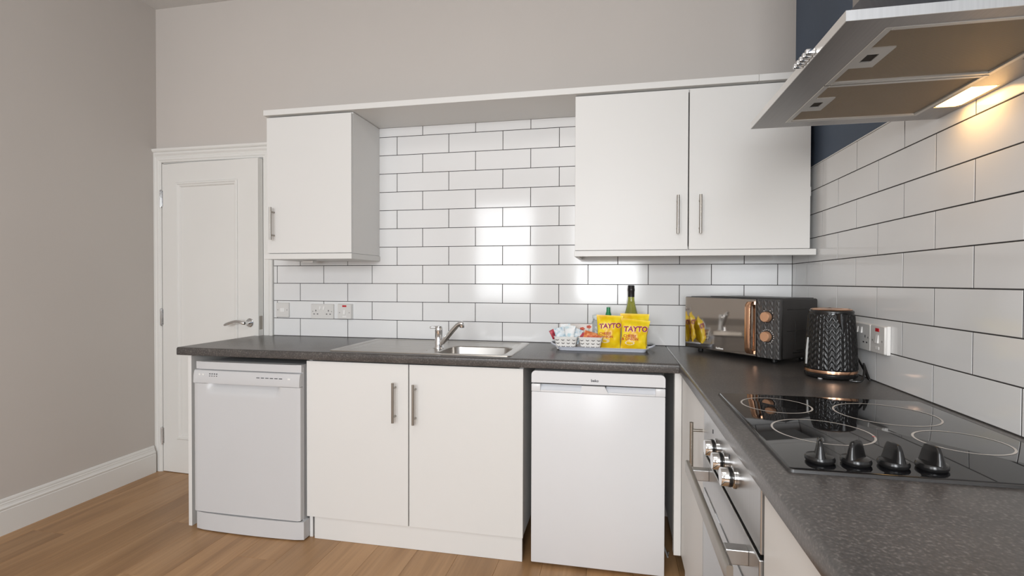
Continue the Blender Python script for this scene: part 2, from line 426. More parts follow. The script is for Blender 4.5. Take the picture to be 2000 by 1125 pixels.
# ------------------------------------------------------------------ sink and tap
sk = thing('sink', 'stainless steel inset sink with drainer on the left and bowl on the right', 'sink', ((SX0+SX1)/2, (SY0+SY1)/2, WZT))
z0 = WZT + .0003
bm = B()
def rect3(x0, x1, y0, y1, r, z): return [(x, y, z) for x, y in rrect(x0, x1, y0, y1, r, 4)]
# rim and deck with a bowl opening
outer = [rect3(SX0, SX1, SY0, SY1, .02, z0), rect3(SX0+.002, SX1-.002, SY0+.002, SY1-.002, .02, z0+.004), rect3(SX0+.008, SX1-.008, SY0+.008, SY1-.008, .018, z0+.005),
         rect3(SX0+.034, SX1-.034, SY0+.016, SY1-.02, .02, z0+.005), rect3(SX0+.042, SX1-.042, SY0+.024, SY1-.028, .02, z0+.0012)]
loft(bm, outer, False, False)
dk = rect3(SX0+.042, SX1-.042, SY0+.024, SY1-.028, .02, z0+.0012)
bo = rect3(BX0-.004, BX1+.004, BY0-.002, BY1+.004, .05, z0+.0012)
va = [bm.verts.new(p) for p in dk]; vb = [bm.verts.new(p) for p in bo]; n = len(va)
for k in range(n): bm.faces.new((va[k], va[(k+1) % n], vb[(k+1) % n], vb[k]))
obj('deck', bm, STEEL, sk, world=True, smooth=True)
bm = B()
loft(bm, [rect3(BX0-.004, BX1+.004, BY0-.002, BY1+.004, .05, z0+.0013), rect3(BX0, BX1, BY0+.002, BY1, .05, z0-.003), rect3(BX0+.006, BX1-.006, BY0+.008, BY1-.006, .05, z0-.12),
          rect3(BX0+.02, BX1-.02, BY0+.022, BY1-.02, .05, z0-.145), rect3(BX0+.06, BX1-.06, BY0+.06, BY1-.06, .04, z0-.150)], False, True)
obj('bowl', bm, STEEL, sk, world=True, smooth=True)
bm = B()
for k in range(9):      # drainer ribs, then ribs on the ledge behind the bowl
    y = SY0+.06 + k*.043
    prism(bm, [(y-.008, z0+.001), (y-.003, z0+.0022), (y+.003, z0+.0022), (y+.008, z0+.001)], 'x', SX0+.075, BX0-.06)
obj('drainer_ribs', bm, STEEL, sk, world=True, smooth=True)
bm = B()
for k in range(3):
    y = BY1+.045 + k*.04
    prism(bm, [(y-.008, z0+.001), (y-.003, z0+.002), (y+.003, z0+.002), (y+.008, z0+.001)], 'x', BX0-.02, BX1-.02)
obj('ledge_ribs', bm, STEEL, sk, world=True, smooth=True)
obj('waste', lathe(B(), [(0,.004),(.012,.003),(.03,.003),(.036,.001),(.038,0)], 24, ((BX0+BX1)/2, (BY0+BY1)/2, z0-.150)), CHROME, sk, world=True, smooth=True)

tx, ty, tz = -1.664, -.345, WZT+.0015
tp = thing('mixer_tap', 'chrome single lever mixer tap with long swivel spout beside the sink bowl', 'tap', (tx, ty, tz))
obj('body', lathe(B(), [(0,0),(.024,0),(.024,.006),(.021,.010),(.0205,.030),(.020,.034),(.0185,.040),(.018,.080),(.0185,.082),(.0185,.088),(.018,.100),(.015,.106),(0,.108)], 28), CHROME, tp, smooth=True)
obj('lever', tube(B(), [(0,0,.100),(-.020,-.004,.101),(-.034,-.006,.100),(-.042,-.007,.0995)], [.009,.0055,.0045,.005], 12), CHROME, tp, smooth=True)
sp = obj('spout', tube(B(), [(.004,-.002,.020),(.020,-.006,.030),(.045,-.012,.055),(.075,-.020,.088),(.100,-.027,.113),(.112,-.030,.121),(.124,-.033,.124),(.130,-.034,.122)], [.0125,.0125,.012,.0115,.011,.011,.011,.008], 16), CHROME, tp, smooth=True)
obj('aerator', lathe(B(), [(0,0),(.0105,0),(.0115,.002),(.0115,.014),(.009,.017)], 20, (.126,-.033,.104)), CHROME, sp, smooth=True)

# ------------------------------------------------------------------ base units along the back wall
def bar_handle(parent, x, y, z0, z1, nrm=(0,-1,0), r=.0058, off=.032):
    """bar handle standing on a face at (x,y) whose normal is nrm; vertical from z0 to z1"""
    n = Vector(nrm); b0 = Vector((x, y, 0))
    bm = tube(B(), [b0+n*off+Vector((0,0,z0)), b0+n*off+Vector((0,0,z1))], r, 14)
    for z in (z0+.024, z1-.024):
        tube(bm, [b0+Vector((0,0,z)), b0+n*off+Vector((0,0,z))], r*.75, 10)
    return obj('handle', bm, SATIN, parent, world=True, smooth=True, label='satin nickel bar handle')
YD = -.565
ep = tag(obj('worktop_support', bx(-2.862, -2.843, -.570, -.012, .0005, WZB-.0005, .0008, 1), CAB), 'narrow white end panel standing left of the dishwasher', 'panel')

sc_ = thing('sink_cabinet', 'cream two door base cabinet under the sink', 'cabinet', (-1.72, -.3, 0))
bm = B(); x0, x1 = -2.224, -1.214
box(bm, x0, x0+.016, YD+.020, -.02, .0005, WZB-.001); box(bm, x1-.016, x1, YD+.020, -.02, .105, WZB-.001)
box(bm, x0+.016, x1-.016, YD+.020, -.02, .105, .121); box(bm, x0+.016, x1-.016, -.03, -.02, .121, WZB-.17)
obj('carcass', bm, CARC, sc_, world=True)
box_z0, box_z1 = .105, .824
d1 = obj('door', bx(-2.226, -1.7275, YD, YD+.018, box_z0, box_z1, .0012), CAB, sc_, world=True)
d2 = obj('door', bx(-1.7225, -1.212, YD, YD+.018, box_z0, box_z1, .0012), CAB, sc_, world=True)
bar_handle(d1, -1.787, YD, .570, .746); bar_handle(d2, -1.692, YD, .566, .742)
obj('plinth', bx(-2.193, -1.216, YD+.010, YD+.026, .0005, .104, .0008, 1), CAB, sc_, world=True)

# dishwasher
dw = thing('dishwasher', 'white freestanding dishwasher tucked under the worktop', 'dishwasher', (-2.52, -.3, 0))
a, b_ = -2.806, -2.237; yf = -.600
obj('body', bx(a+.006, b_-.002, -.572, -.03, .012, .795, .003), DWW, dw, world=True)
def bowed(x0, x1, y, depth, bow, z0, z1, r=.004, n=14):
    """panel whose front face bows outwards towards -y"""
    pts = [(x1, y+depth), (x0, y+depth)]
    for k in range(n+1):
        t = k/n; e = min(t, 1-t)*(x1-x0)
        rr = 0 if e > .012 else .012-e
        pts.append((x0+(x1-x0)*t, y + bow*(2*t-1)**2 + rr*.5))
    bm = B(); prism(bm, pts, 'z', z0, z1); return bm
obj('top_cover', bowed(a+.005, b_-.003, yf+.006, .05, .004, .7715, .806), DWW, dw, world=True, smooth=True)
bm = B()
pts = [(-.56,.706),(-.56,.767),(yf+.010,.767),(yf+.006,.764),(yf+.001,.742),(yf-.001,.712),(yf,.706)]
prism(bm, pts, 'x', a+.003, b_-.003)
cpn = obj('control_panel', bm, DWW, dw, world=True, smooth=True)
# door with a scooped grip under the control panel
bm = B(); nx, nz = 44, 26; zA, zB = .092, .704
grid = []
for i in range(nz+1):
    # finer rows near the top
    t = i/nz; z = zA + (zB-zA)*(t**.45)
    row = []
    for k in range(nx+1):
        s = k/nx; x = a+.002 + (b_-a-.005)*s
        y = yf + .003*(2*s-1)**2
        sx = max(0, min(1, (s-.12)/.06)) * max(0, min(1, (.83-s)/.06)); sz = max(0, min(1, (z-.656)/.042))
        sx = sx*sx*(3-2*sx)
        y += .026*sx*sz**1.3
        e = min(s, 1-s)*(b_-a)
        if e < .008: y += (.008-e)*.6
        row.append(bm.verts.new((x, y, z)))
    grid.append(row)
for i in range(nz):
    for k in range(nx): bm.faces.new((grid[i][k], grid[i][k+1], grid[i+1][k+1], grid[i+1][k]))
bk = [[bm.verts.new((x, yf+.03, z)) for x in (a+.002, b_-.003)] for z in (zA, zB)]
bm.faces.new([g[0] for g in grid] + [bk[1][0], bk[0][0]]); bm.faces.new([g[-1] for g in grid][::-1] + [bk[0][1], bk[1][1]])
bm.faces.new(grid[0] + [bk[0][1], bk[0][0]]); bm.faces.new(grid[-1][::-1] + [bk[1][0], bk[1][1]])
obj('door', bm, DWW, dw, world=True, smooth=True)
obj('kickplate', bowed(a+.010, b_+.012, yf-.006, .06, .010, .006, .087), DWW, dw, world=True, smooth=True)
obj('gap_shadow', bx(a+.012, b_-.006, yf+.012, -.56, .086, .093), SHADOWGAP, dw, world=True)
for k in range(6):
    z = .7405; x = -2.462 + k*.0235
    obj('indicator', bx(x, x+.0165, yf-.0001, yf+.003, z, z+.0032), DARKPR, cpn, world=True)
bm = B()
for r_ in range(2):
    for k in range(4): box(bm, -2.716+k*.0125, -2.711+k*.0125, yf+.0005, yf+.005, .7385+.010*(1-r_), .7425+.010*(1-r_))
obj('programme_print', bm, DARKPR, cpn, world=True)
for x in (-2.77, -2.75): obj('button', lathe(B(), [(.0045,0),(.0045,.002),(0,.0025)], 14, (x, yf+.0008, .747), 'y'), WHITEPL, cpn, world=True)
obj('button', bx(-2.300, -2.285, yf-.0006, yf+.003, .738, .746, .001), WHITEPL, cpn, world=True)
for s in (a+.05, b_-.05): obj('foot', tube(B(), [(s, -.5, .0005), (s, -.5, .012)], .015, 10), BLACKP, dw, world=True)

# fridge
fr = thing('fridge', 'white undercounter fridge between sink cabinet and corner', 'fridge', (-.905, -.3, 0))
a, b_ = -1.176, -.636; yf = -.570
obj('body', bx(a+.004, b_-.004, yf+.055, -.03, .012, .800, .004), WHITEAP, fr, world=True)
bm = B()       # top moulding: rounded upper corners
pts = [(b_, .770), (a, .770)]
for k in range(7):
    t = math.radians(180-90*k/6); pts.append((a+.018+.018*math.cos(t), .802+.018*math.sin(t)))
for k in range(7):
    t = math.radians(90-90*k/6); pts.append((b_-.018+.018*math.cos(t), .802+.018*math.sin(t)))
prism(bm, pts, 'y', yf+.002, -.10)
tpm = obj('top_moulding', bm, WHITEAP, fr, world=True, smooth=True)
lg = text_bm('beko', .0155, .0004, .0003)
lg.transform(Matrix.Translation((-.914, yf+.0015, .787)) @ Matrix.Rotation(math.radians(90), 4, 'X'))
obj('lettering', lg, DARKPR, tpm, world=True, label='dark maker lettering')
dd = obj('door', bx(a, b_, yf, yf+.05, .014, .733, .004), WHITEAP, fr, world=True, smooth=True)
bm = B()       # handle strip: centre grip with a recess at each side
box(bm, a, a+.038, yf, yf+.05, .7335, .765, .002); box(bm, b_-.038, b_, yf, yf+.05, .7335, .765, .002)
prism(bm, [(-.974,.7345),(-.966,.765),(-.874,.765),(-.858,.7345)], 'y', yf-.004, yf+.05)
box(bm, a+.038, b_-.038, yf, yf+.05, .7335, .741, .001)
hs_ = obj('handle_strip', bm, WHITEAP, fr, world=True, smooth=True)
RECW = mat('pale_blue_white_plastic', (.74,.76,.80), .35, noise=(5,.01))
for u0, u1 in ((a+.038, -.968), (-.868, b_-.038)):
    bm = prism(B(), [(yf+.004,.741),(yf+.05,.741),(yf+.05,.765),(yf+.026,.765),(yf+.018,.752)], 'x', u0, u1)
    obj('grip_recess', bm, RECW, hs_, world=True, smooth=True)
obj('seal', bx(a+.01, b_-.01, yf+.01, yf+.05, .7645, .7715), SHADOWGAP, fr, world=True)
for s in (a+.05, b_-.05):
    for q in (yf+.1, -.1): obj('foot', tube(B(), [(s, q, .0005), (s, q, .013)], .016, 10), BLACKP, fr, world=True)
cb = tag(obj('fridge_cable', tube(B(), [(-.628,-.20,.12),(-.626,-.24,.06),(-.620,-.28,.012),(-.612,-.34,.006),(-.606,-.40,.006),(-.600,-.36,.006)], .004, 8), WHITEPL, smooth=True), 'white cable lying in the gap beside the fridge', 'cable')

# ------------------------------------------------------------------ right run
XD = -.572
cc = thing('corner_cabinet', 'cream single door base cabinet between fridge and oven', 'cabinet', (-.3, -.8, 0))
bm = B(); box(bm, XD+.020, -.02, -.540, -.524, .0005, WZB-.001); box(bm, XD+.020, -.02, -1.090, -1.075, .0005, WZB-.001); box(bm, XD+.020, -.02, -1.075, -.540, .105, .121)
box(bm, XD-.018, XD-.002, -.518, -.02, .100, WZB-.001); obj('carcass', bm, CARC, cc, world=True)
obj('corner_post', bx(XD-.028, XD-.0005, -.560, -.520, .100, WZB-.001, .001, 1), CAB, cc, world=True)
cd = obj('door', bx(XD, XD+.018, -1.090, -.562, .105, .824, .0012), CAB, cc, world=True)
bar_handle(cd, XD, -1.045, .600, .765, (-1,0,0))
obj('plinth', bx(XD+.045, XD+.061, -1.09, -.52, .0005, .104), CAB, cc, world=True)

ov = thing('oven', 'stainless steel built-in electric oven with three control knobs below the hob', 'oven', (-.3, -1.40, 0))
o0, o1 = -1.095, -1.690      # y from, to
obj('body', bx(XD+.03, -.04, o1+.01, o0-.01, .11, .820), BLACKM, ov, world=True)
OVST = mat('oven_steel', (.46,.455,.45), .30, 1.0, noise=(8,.04,(1,30,1)))
fas = obj('control_fascia', bx(XD-.004, XD+.03, o1, o0, .702, .826, .002), OVST, ov, world=True)
od = obj('oven_door', bx(XD-.006, XD+.028, o1, o0, .135, .693, .002), OVST, ov, world=True)
obj('door_glass', bx(XD-.0085, XD-.005, o1+.03, o0-.03, .17, .60, .001), mat('oven_glass', (.34,.345,.35), .06, spec=.8, metal=.55, noise=(2,.03)), od, world=True)
bm = B()
prism(bm, rrect(XD-.058, XD-.046, .634, .670, .004, 3), 'y', o1+.015, o0-.015)
hnd = obj('handle', bm, SATIN, od, world=True, smooth=True)
for y in (o0-.085, o1+.085): obj('handle_bracket', bx(XD-.048, XD-.005, y-.014, y+.014, .642, .672, .002), OVST, od, world=True)
for y in (-1.285, -1.385, -1.485):
    k_ = obj('knob', lathe(B(), [(.024,0),(.024,-.004),(.0205,-.006),(.020,-.026),(.0185,-.029),(0,-.029)], 28, (XD-.0045, y, .765), 'x'), CHROME, ov, world=True, smooth=True)
    obj('knob_ring', lathe(B(), [(.0208,-.0135),(.0212,-.012),(.0212,-.008),(.0208,-.0065)], 28, (XD-.0045, y, .765), 'x'), BLACKP, k_, world=True, smooth=True)
for y in (-1.235, -1.435): obj('indicator', bx(XD-.0052, XD-.0035, y-.003, y+.003, .788, .798), DARKPR, fas, world=True)

nc = thing('end_cabinet', 'cream base cabinet nearest the camera beyond the oven', 'cabinet', (-.3, -2.3, 0))
obj('carcass', bx(XD+.020, -.02, -2.895, -1.698, .105, WZB-.001), CARC, nc, world=True)
for y0, y1 in ((-2.295, -1.697), (-2.893, -2.298)): obj('door', bx(XD, XD+.018, y0, y1, .105, .824, .0012), CAB, nc, world=True)
obj('plinth', bx(XD+.045, XD+.061, -2.89, -1.10, .0005, .104), CAB, nc, world=True)

# hob
hb = thing('hob', 'black glass ceramic hob with four ringed zones and side knobs', 'hob', (-.288, -1.425, WZT))
HX0, HX1, HY0, HY1 = -.541, -.036, -1.728, -1.124
bm = B(); gl = []
for i, z in ((0, .0003), (0, .0045), (.0015, .006), (.004, .0065)): gl.append([(x, y, WZT+z) for x, y in rrect(HX0+i, HX1-i, HY0+i, HY1-i, .008, 4)])
loft(bm, gl); obj('glass_plate', bm, BLACKG, hb, world=True, smooth=True)
bm = B(); loft(bm, [[(x, y, WZT+z) for x, y in rrect(HX0-i, HX1+i, HY0-i, HY1+i, .009, 4)] for i, z in ((.0002,.0055),(.0022,.0052),(.0030,.0003))], False, False)
obj('edge_trim', bm, BLACKM, hb, world=True, smooth=True)
def annulus(cx, cy, r, wd, z):
    bm = B(); n = 72
    A = [bm.verts.new((cx+(r-wd/2)*math.cos(2*math.pi*k/n), cy+(r-wd/2)*math.sin(2*math.pi*k/n), z)) for k in range(n)]
    D = [bm.verts.new((cx+(r+wd/2)*math.cos(2*math.pi*k/n), cy+(r+wd/2)*math.sin(2*math.pi*k/n), z)) for k in range(n)]
    for k in range(n): bm.faces.new((A[k], A[(k+1) % n], D[(k+1) % n], D[k]))
    return bm
for cx, cy, r in ((-.427,-1.252,.081),(-.403,-1.481,.094),(-.196,-1.292,.106),(-.158,-1.503,.077)):
    obj('zone_ring', annulus(cx, cy, r, .0042, WZT+.0068), RING, hb, world=True)
for k, (x, ang) in enumerate(((-.478, 72), (-.421, 40), (-.363, 104), (-.305, 107))):
    c = (x, -1.682, WZT+.0067)
    kb = obj('knob', lathe(B(), [(0,0),(.021,0),(.0235,.003),(.024,.007),(.022,.011),(.012,.0135),(0,.014)], 28, c), BLACKP, hb, world=True, smooth=True)
    bm = B(); lp = []
    for z, hl, hw in ((.010,.0225,.0090),(.018,.0205,.0068),(.030,.0175,.0048),(.0385,.0140,.0040),(.0405,.0110,.0026)):
        lp.append([(x_, y_, z) for x_, y_ in rrect(-hl, hl, -hw, hw, hw*.85, 4)])
    loft(bm, lp); bm.transform(Matrix.Translation(c) @ Matrix.Rotation(math.radians(ang), 4, 'Z'))
    obj('grip', bm, BLACKP, kb, world=True, smooth=True)
obj('pilot_light', lathe(B(), [(0,.0002),(.003,.0002),(.003,0)], 12, (-.312,-1.50,WZT+.0067)), RED, hb, world=True)

# ------------------------------------------------------------------ wall units
YW = -.313
def wall_cab(name, label, x0, x1, doors, handles):
    t = thing(name, label, 'cabinet', ((x0+x1)/2, -.15, 1.333))
    bm = B()
    box(bm, x0, x0+.016, YW+.020, -.001, 1.334, 2.048); box(bm, x1-.016, x1, YW+.020, -.001, 1.334, 2.048)
    box(bm, x0+.016, x1-.016, YW+.020, -.001, 1.334, 1.35); box(bm, x0+.016, x1-.016, YW+.020, -.001, 2.032, 2.048)
    box(bm, x0+.016, x1-.016, -.01, -.001, 1.35, 2.032)
    obj('carcass', bm, CARC, t, world=True)
    for (d0, d1_), hx in zip(doors, handles):
        d = obj('door', bx(d0, d1_, YW, YW+.018, 1.336, 2.040, .0012), CAB, t, world=True)
        bar_handle(d, hx, YW, 1.404, 1.572)
    return t
wall_cab('wall_cabinet', 'cream single door wall cabinet beside the door', -2.622, -2.140, [(-2.622, -2.1405)], [-2.578])
wall_cab('wall_cabinet', 'cream double door wall cabinet by the corner', -1.018, -.030, [(-1.0175, -.5225), (-.5175, -.0305)], [-.567, -.473])
bm = bx(-2.636, -2.136, YW-.006, -.001, 1.3045, 1.3325, .0015)
tag(obj('light_pelmet', bm, CAB), 'white board under the single door wall cabinet', 'pelmet')
bm = bx(-1.020, -.008, YW-.006, YW+.016, 1.3075, 1.3335, .0015); box(bm, -1.020, -1.002, YW+.016, -.001, 1.3075, 1.3335, .001)
tag(obj('light_pelmet', bm, CAB), 'white board under the double door wall cabinet', 'pelmet')
cn = thing('cornice_board', 'long white board laid across the tops of both wall cabinets', 'cornice', (-1.4, -.16, 2.050))
obj('board', bx(-2.634, -.238, YW-.010, -.0005, 2.0505, 2.079, .0015), CAB, cn, world=True)
obj('board', bx(-.237, -.002, YW-.010, -.0005, 2.0505, 2.079, .0015), CAB, cn, world=True)
tag(obj('cable_clip', bx(-2.520, -2.455, -.16, -.12, 1.292, 1.3035, .001), WHITEPL), 'small white bracket under the single door wall cabinet', 'bracket')
tag(obj('hinge_clip', bx(-.029, -.018, YW+.028, YW+.050, 1.56, 1.60, .002), WHITEPL), 'small white clip on the right side of the double wall cabinet', 'clip')

# ------------------------------------------------------------------ cooker hood
hd_ = thing('cooker_hood', 'stainless steel chimney cooker hood with lit lamp above the hob', 'cooker hood', (-.23, -1.42, 1.624))
KX0, KX1, KY0, KY1, KZ = -.462, -.002, -1.727, -1.120, 1.624
FX0, FX1, FY0, FY1 = -.386, -.074, -1.690, -1.166
LX0, LX1 = -.066, -.012
bm = B(); RT = .0175
# rim walls
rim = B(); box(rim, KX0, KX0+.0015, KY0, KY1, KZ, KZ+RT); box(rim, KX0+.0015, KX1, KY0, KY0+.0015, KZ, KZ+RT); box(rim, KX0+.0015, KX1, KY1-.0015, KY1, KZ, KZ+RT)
loft(bm, [[(KX0,KY0,KZ+RT),(KX1,KY0,KZ+RT),(KX1,KY1,KZ+RT),(KX0,KY1,KZ+RT)], [(KX0+.012,KY0+.016,KZ+RT+.006),(KX1,KY0+.016,KZ+RT+.006),(KX1,KY1-.016,KZ+RT+.006),(KX0+.012,KY1-.016,KZ+RT+.006)],
          [(-.27,-1.575,KZ+.235),(KX1,-1.575,KZ+.235),(KX1,-1.27,KZ+.235),(-.27,-1.27,KZ+.235)]], False, True)
# underside with filter opening and lamp openings
def plate(x0, x1, y0, y1): box(bm, x0, x1, y0, y1, KZ, KZ+.0015)
plate(KX0+.0015, FX0, KY0+.0015, KY1-.0015); plate(FX1, LX0, KY0+.0015, KY1-.0015); plate(LX1, KX1, KY0+.0015, KY1-.0015)
plate(FX0, FX1, KY0+.0015, FY0); plate(FX0, FX1, FY1, KY1-.0015)
LAMPS = [(-1.360, -1.222), (-1.640, -1.502)]
plate(LX0, LX1, LAMPS[0][1], KY1-.0015); plate(LX0, LX1, LAMPS[1][1], LAMPS[0][0]); plate(LX0, LX1, KY0+.0015, LAMPS[1][0])
obj('canopy', bm, STEELH, hd_, world=True)
obj('rim', rim, mat('rim_sheen_steel', (.80,.79,.77), .36, .8, noise=(8,.04,(30,1,1))), hd_, world=True)  # same steel as the canopy, coloured lighter for the window's reflection
obj('chimney', bx(-.268, -.003, -1.573, -1.272, KZ+.236, H-.001, .001, 1), STEELH, hd_, world=True)
def mesh_mat():
    m = mat('aluminium_filter_mesh', (.50,.42,.31), .5, .6)
    nt = m.node_tree; b = nt.nodes['Principled BSDF']
    tc = nt.nodes.new('ShaderNodeTexCoord'); wv = nt.nodes.new('ShaderNodeTexVoronoi'); wv.inputs['Scale'].default_value = 330; wv.inputs['Randomness'].default_value = 0.0
    nt.links.new(tc.outputs['Object'], wv.inputs['Vector'])
    rp = nt.nodes.new('ShaderNodeValToRGB'); e = rp.color_ramp.elements
    e[0].color = (.13,.10,.068,1); e[1].color = (.36,.285,.195,1); e[1].position = .6
    bp = nt.nodes.new('ShaderNodeBump'); bp.inputs['Strength'].default_value = .8; bp.inputs['Distance'].default_value = .001
    nt.links.new(wv.outputs['Distance'], rp.inputs[0]); nt.links.new(rp.outputs[0], b.inputs['Base Color'])
    nt.links.new(wv.outputs['Distance'], bp.inputs['Height']); nt.links.new(bp.outputs[0], b.inputs['Normal'])
    return m
FMESH = mesh_mat()
ALU = mat('filter_frame_aluminium', (.62,.60,.57), .4, 1.0, noise=(10,.04))
for y0, y1 in ((-1.428, FY1), (FY0, -1.432)):
    f = obj('filter', bx(FX0+.008, FX1-.008, y0+.008, y1-.008, KZ+.003, KZ+.009), FMESH, hd_, world=True)
    bm = B()
    box(bm, FX0, FX0+.012, y0, y1, KZ-.0012, KZ+.010, .0008, 1); box(bm, FX1-.010, FX1, y0, y1, KZ-.0012, KZ+.010, .0008, 1)
    box(bm, FX0+.012, FX1-.010, y0, y0+.010, KZ-.0012, KZ+.010, .0008, 1); box(bm, FX0+.012, FX1-.010, y1-.010, y1, KZ-.0012, KZ+.010, .0008, 1)
    obj('filter_frame', bm, ALU, f, world=True)
    yc = (y0+y1)/2
    bm = B(); xa, xb, ya, yb = FX0+.010, FX0+.056, yc-.045, yc+.045; z0 = KZ+.0005; z1 = KZ+.004
    box(bm, xa, xa+.010, ya, yb, z0, z1); box(bm, xa+.030, xb, ya, yb, z0, z1)
    box(bm, xa+.010, xa+.030, ya, yc-.018, z0, z1); box(bm, xa+.010, xa+.030, yc+.018, yb, z0, z1)
    lt = obj('filter_latch', bm, ALU, f, world=True)
    obj('latch_shade', bx(xa+.009, xa+.031, yc-.019, yc+.019, KZ+.0026, KZ+.0032), SHADOWGAP, f, world=True)  # thin dark sheet painting the shade inside the latch opening
for k, (y0, y1) in enumerate(LAMPS):
    lit = k == 0
    lm_ = mat('lamp_lens_lit' if lit else 'lamp_lens_unlit', (.9,.75,.5), .5, emit=(1.0,.60,.22) if lit else None, estr=7 if lit else 0, noise=(5,.02))
    obj('lamp_lens', prism(B(), rrect(LX0, LX1, y0, y1, .012, 4), 'z', KZ+.001, KZ+.004), lm_, hd_, world=True, label='glowing warm lamp lens' if lit else None)
for k in range(5):
    y = -1.594 + k*.0165
    obj('switch_button', bx(KX0-.017, KX0-.0005, y-.0048, y+.0048, KZ+.004, KZ+.0135, .0015), CHROME, hd_, world=True, smooth=True)
ld = bpy.data.lights.new('hood_lamp_light', 'AREA'); ld.shape = 'RECTANGLE'; ld.size = .045; ld.size_y = .12; ld.energy = .20; ld.color = (1.0,.56,.20)
lo = bpy.data.objects.new('hood_lamp_light', ld); C.objects.link(lo); lo.location = ((LX0+LX1)/2, -1.291, KZ-.001)

# ------------------------------------------------------------------ sockets and switches
def plate_thing(name, label, loc, w_, h_, d_, rz, box_d=0, cat='socket'):
    """plate centred at loc on a wall; local -y is out of the wall"""
    t = thing(name, label, cat, loc, rz)
    pl_ = B(); lp = []
    for i, y in ((0, -box_d-.0006), (0, -box_d-d_*.6), (.002, -box_d-d_), ):
        lp.append([(x, y, z) for x, z in rrect(-w_/2+i, w_/2-i, -h_/2+i, h_/2-i, .004, 3)])
    loft(pl_, lp); p = obj('faceplate', pl_, SOCKW, t, smooth=True)
    if box_d:
        obj('back_box', bx(-w_/2-.001, w_/2+.001, -box_d, -.0004, -h_/2-.001, h_/2+.001, .002), WHITEPL, t)
    return t, p, -box_d-d_
SOCKW = mat('socket_white_plastic', (.68,.665,.64), .35, noise=(5,.015))
SCREW = mat('screw_grey', (.42,.41,.40), .4, .6, noise=(30,.1))
def screw(p, x, y, z): obj('screw', lathe(B(), [(.0032,.001),(.0032,-.0006),(0,-.0009)], 12, (x, y, z), 'y'), SCREW, p, smooth=True)
def pins(p, x, y, z, s=1.0):
    bm = B()
    box(bm, x-.0024, x+.0024, y-.0004, y+.003, z+.006, z+.0148); 
    for q in (-1, 1): box(bm, x+q*.011-.0042, x+q*.011+.0042, y-.0004, y+.003, z-.0115, z-.0068)
    obj('pin_slots', bm, DARKPR, p)
def rocker(p, x, y, z, w_=.013, h_=.024, mt=None):
    bm = prism(B(), [(y+.002, z-h_/2), (y-.0045, z-h_/2), (y-.0015, z+h_/2), (y+.002, z+h_/2)], 'x', x-w_/2, x+w_/2)
    obj('rocker', bm, mt or WHITEPL, p)
t, p, y = plate_thing('wall_outlet', 'blank white fused outlet plate nearest the door', (-2.752, 0, 1.021), .086, .086, .009, 0)
screw(p, -.030, y, 0); screw(p, .030, y, 0); obj('outlet_cover', bx(-.014, .014, y-.002, y+.002, -.012, .012, .001), WHITEPL, p)
t, p, y = plate_thing('double_socket', 'white double socket on the back wall left of the sink', (-2.494, 0, 1.016), .146, .086, .009, 0)
for s in (-1, 1): screw(p, s*.060, y, 0); pins(p, s*.040, y, -.006); rocker(p, s*.012, y, .020, .010, .018)
t, p, y = plate_thing('fused_switch', 'white fused switch with red marking beside the double socket', (-2.347, 0, 1.018), .086, .086, .010, 0, box_d=.010, cat='switch')
screw(p, -.030, y, -.006); screw(p, .030, y, -.006); rocker(p, 0, y, -.004)
obj('neon', bx(-.013, .013, y-.0012, y+.002, .026, .036, .001), RED, p, label='red neon indicator')
obj('fuse_carrier', bx(-.012, .012, y-.0012, y+.002, -.034, -.024, .001), WHITEPL, p)
t, p, y = plate_thing('double_socket', 'white double socket on the right wall behind the kettle', (0, -.736, 1.011), .146, .088, .007, -math.pi/2, box_d=.011)
for s in (-1, 1): screw(p, s*.060, y, 0); pins(p, s*.040, y, -.008); rocker(p, s*.014, y, .022, .011, .020)
t, p, y = plate_thing('cooker_switch', 'white switch with red neon right of the wall socket behind the kettle', (0, -.856, 1.011), .088, .088, .007, -math.pi/2, box_d=.011, cat='switch')
screw(p, -.030, y, -.004); screw(p, .030, y, -.004); rocker(p, 0, y, .002, .016, .026)
obj('neon', bx(-.012, .012, y-.0012, y+.002, .025, .036, .001), RED, p, label='red neon indicator')
obj('fuse_carrier', bx(-.012, .012, y-.0012, y+.002, -.032, -.022, .001), WHITEPL, p)

# ------------------------------------------------------------------ microwave (local frame: x along the front, y into the depth)
def chevron(u, v, col, ph=0.0):
    """height 0..1 of a herringbone leaf relief. u across, v up; col = column width"""
    c = math.floor(u/col); f = u/col - c
    s = f if c % 2 == 0 else 1-f
    t = (v/(col*1.75) + s*1.0 + ph) % 1.0
    leaf = math.sin(math.pi*t)**.45
    edge = min(f, 1-f)/.14
    return leaf*min(1, edge)**.6
RZM = math.radians(-50.18)
mw = thing('microwave', 'black microwave with mirrored door, rose gold handle and two knobs', 'microwave', (-.511, -.172, WZT), RZM)
MWW, MWD, MZ0, MZ1 = .470, .255, .019, .257
MIRR = mat('tinted_mirror_glass', (.66,.62,.58), .045, 1.0, noise=(2,.02))
bm = bx(.004, MWW-.003, .022, MWD, MZ0, MZ1, .007, 3)
body = obj('body', bm, BLACKM, mw, smooth=True)
bm = B()       # pressed outline on the right side
for a_, b2 in (((.052,.205),(.245,.205)), ((.105,.165),(.105,.055)), ((.115,.042),(.235,.042)), ((.052,.120),(.245,.120)), ((.205,.205),(.205,.120)), ((.088,.033),(.23,.033))):
    tube(bm, [(MWW-.003, a_[0], a_[1]+.01), (MWW-.003, b2[0], b2[1]+.01)], .0016, 8)
obj('side_pressing', bm, BLACKP, body, smooth=True)
obj('top_plate', bx(.10, .455, .05, .245, MZ1-.001, MZ1+.0028, .001), BLACKM, mw)
mdoor = obj('door', bx(0, .371, 0, .021, MZ0+.002, MZ1-.002, .003), BLACKP, mw, smooth=True)
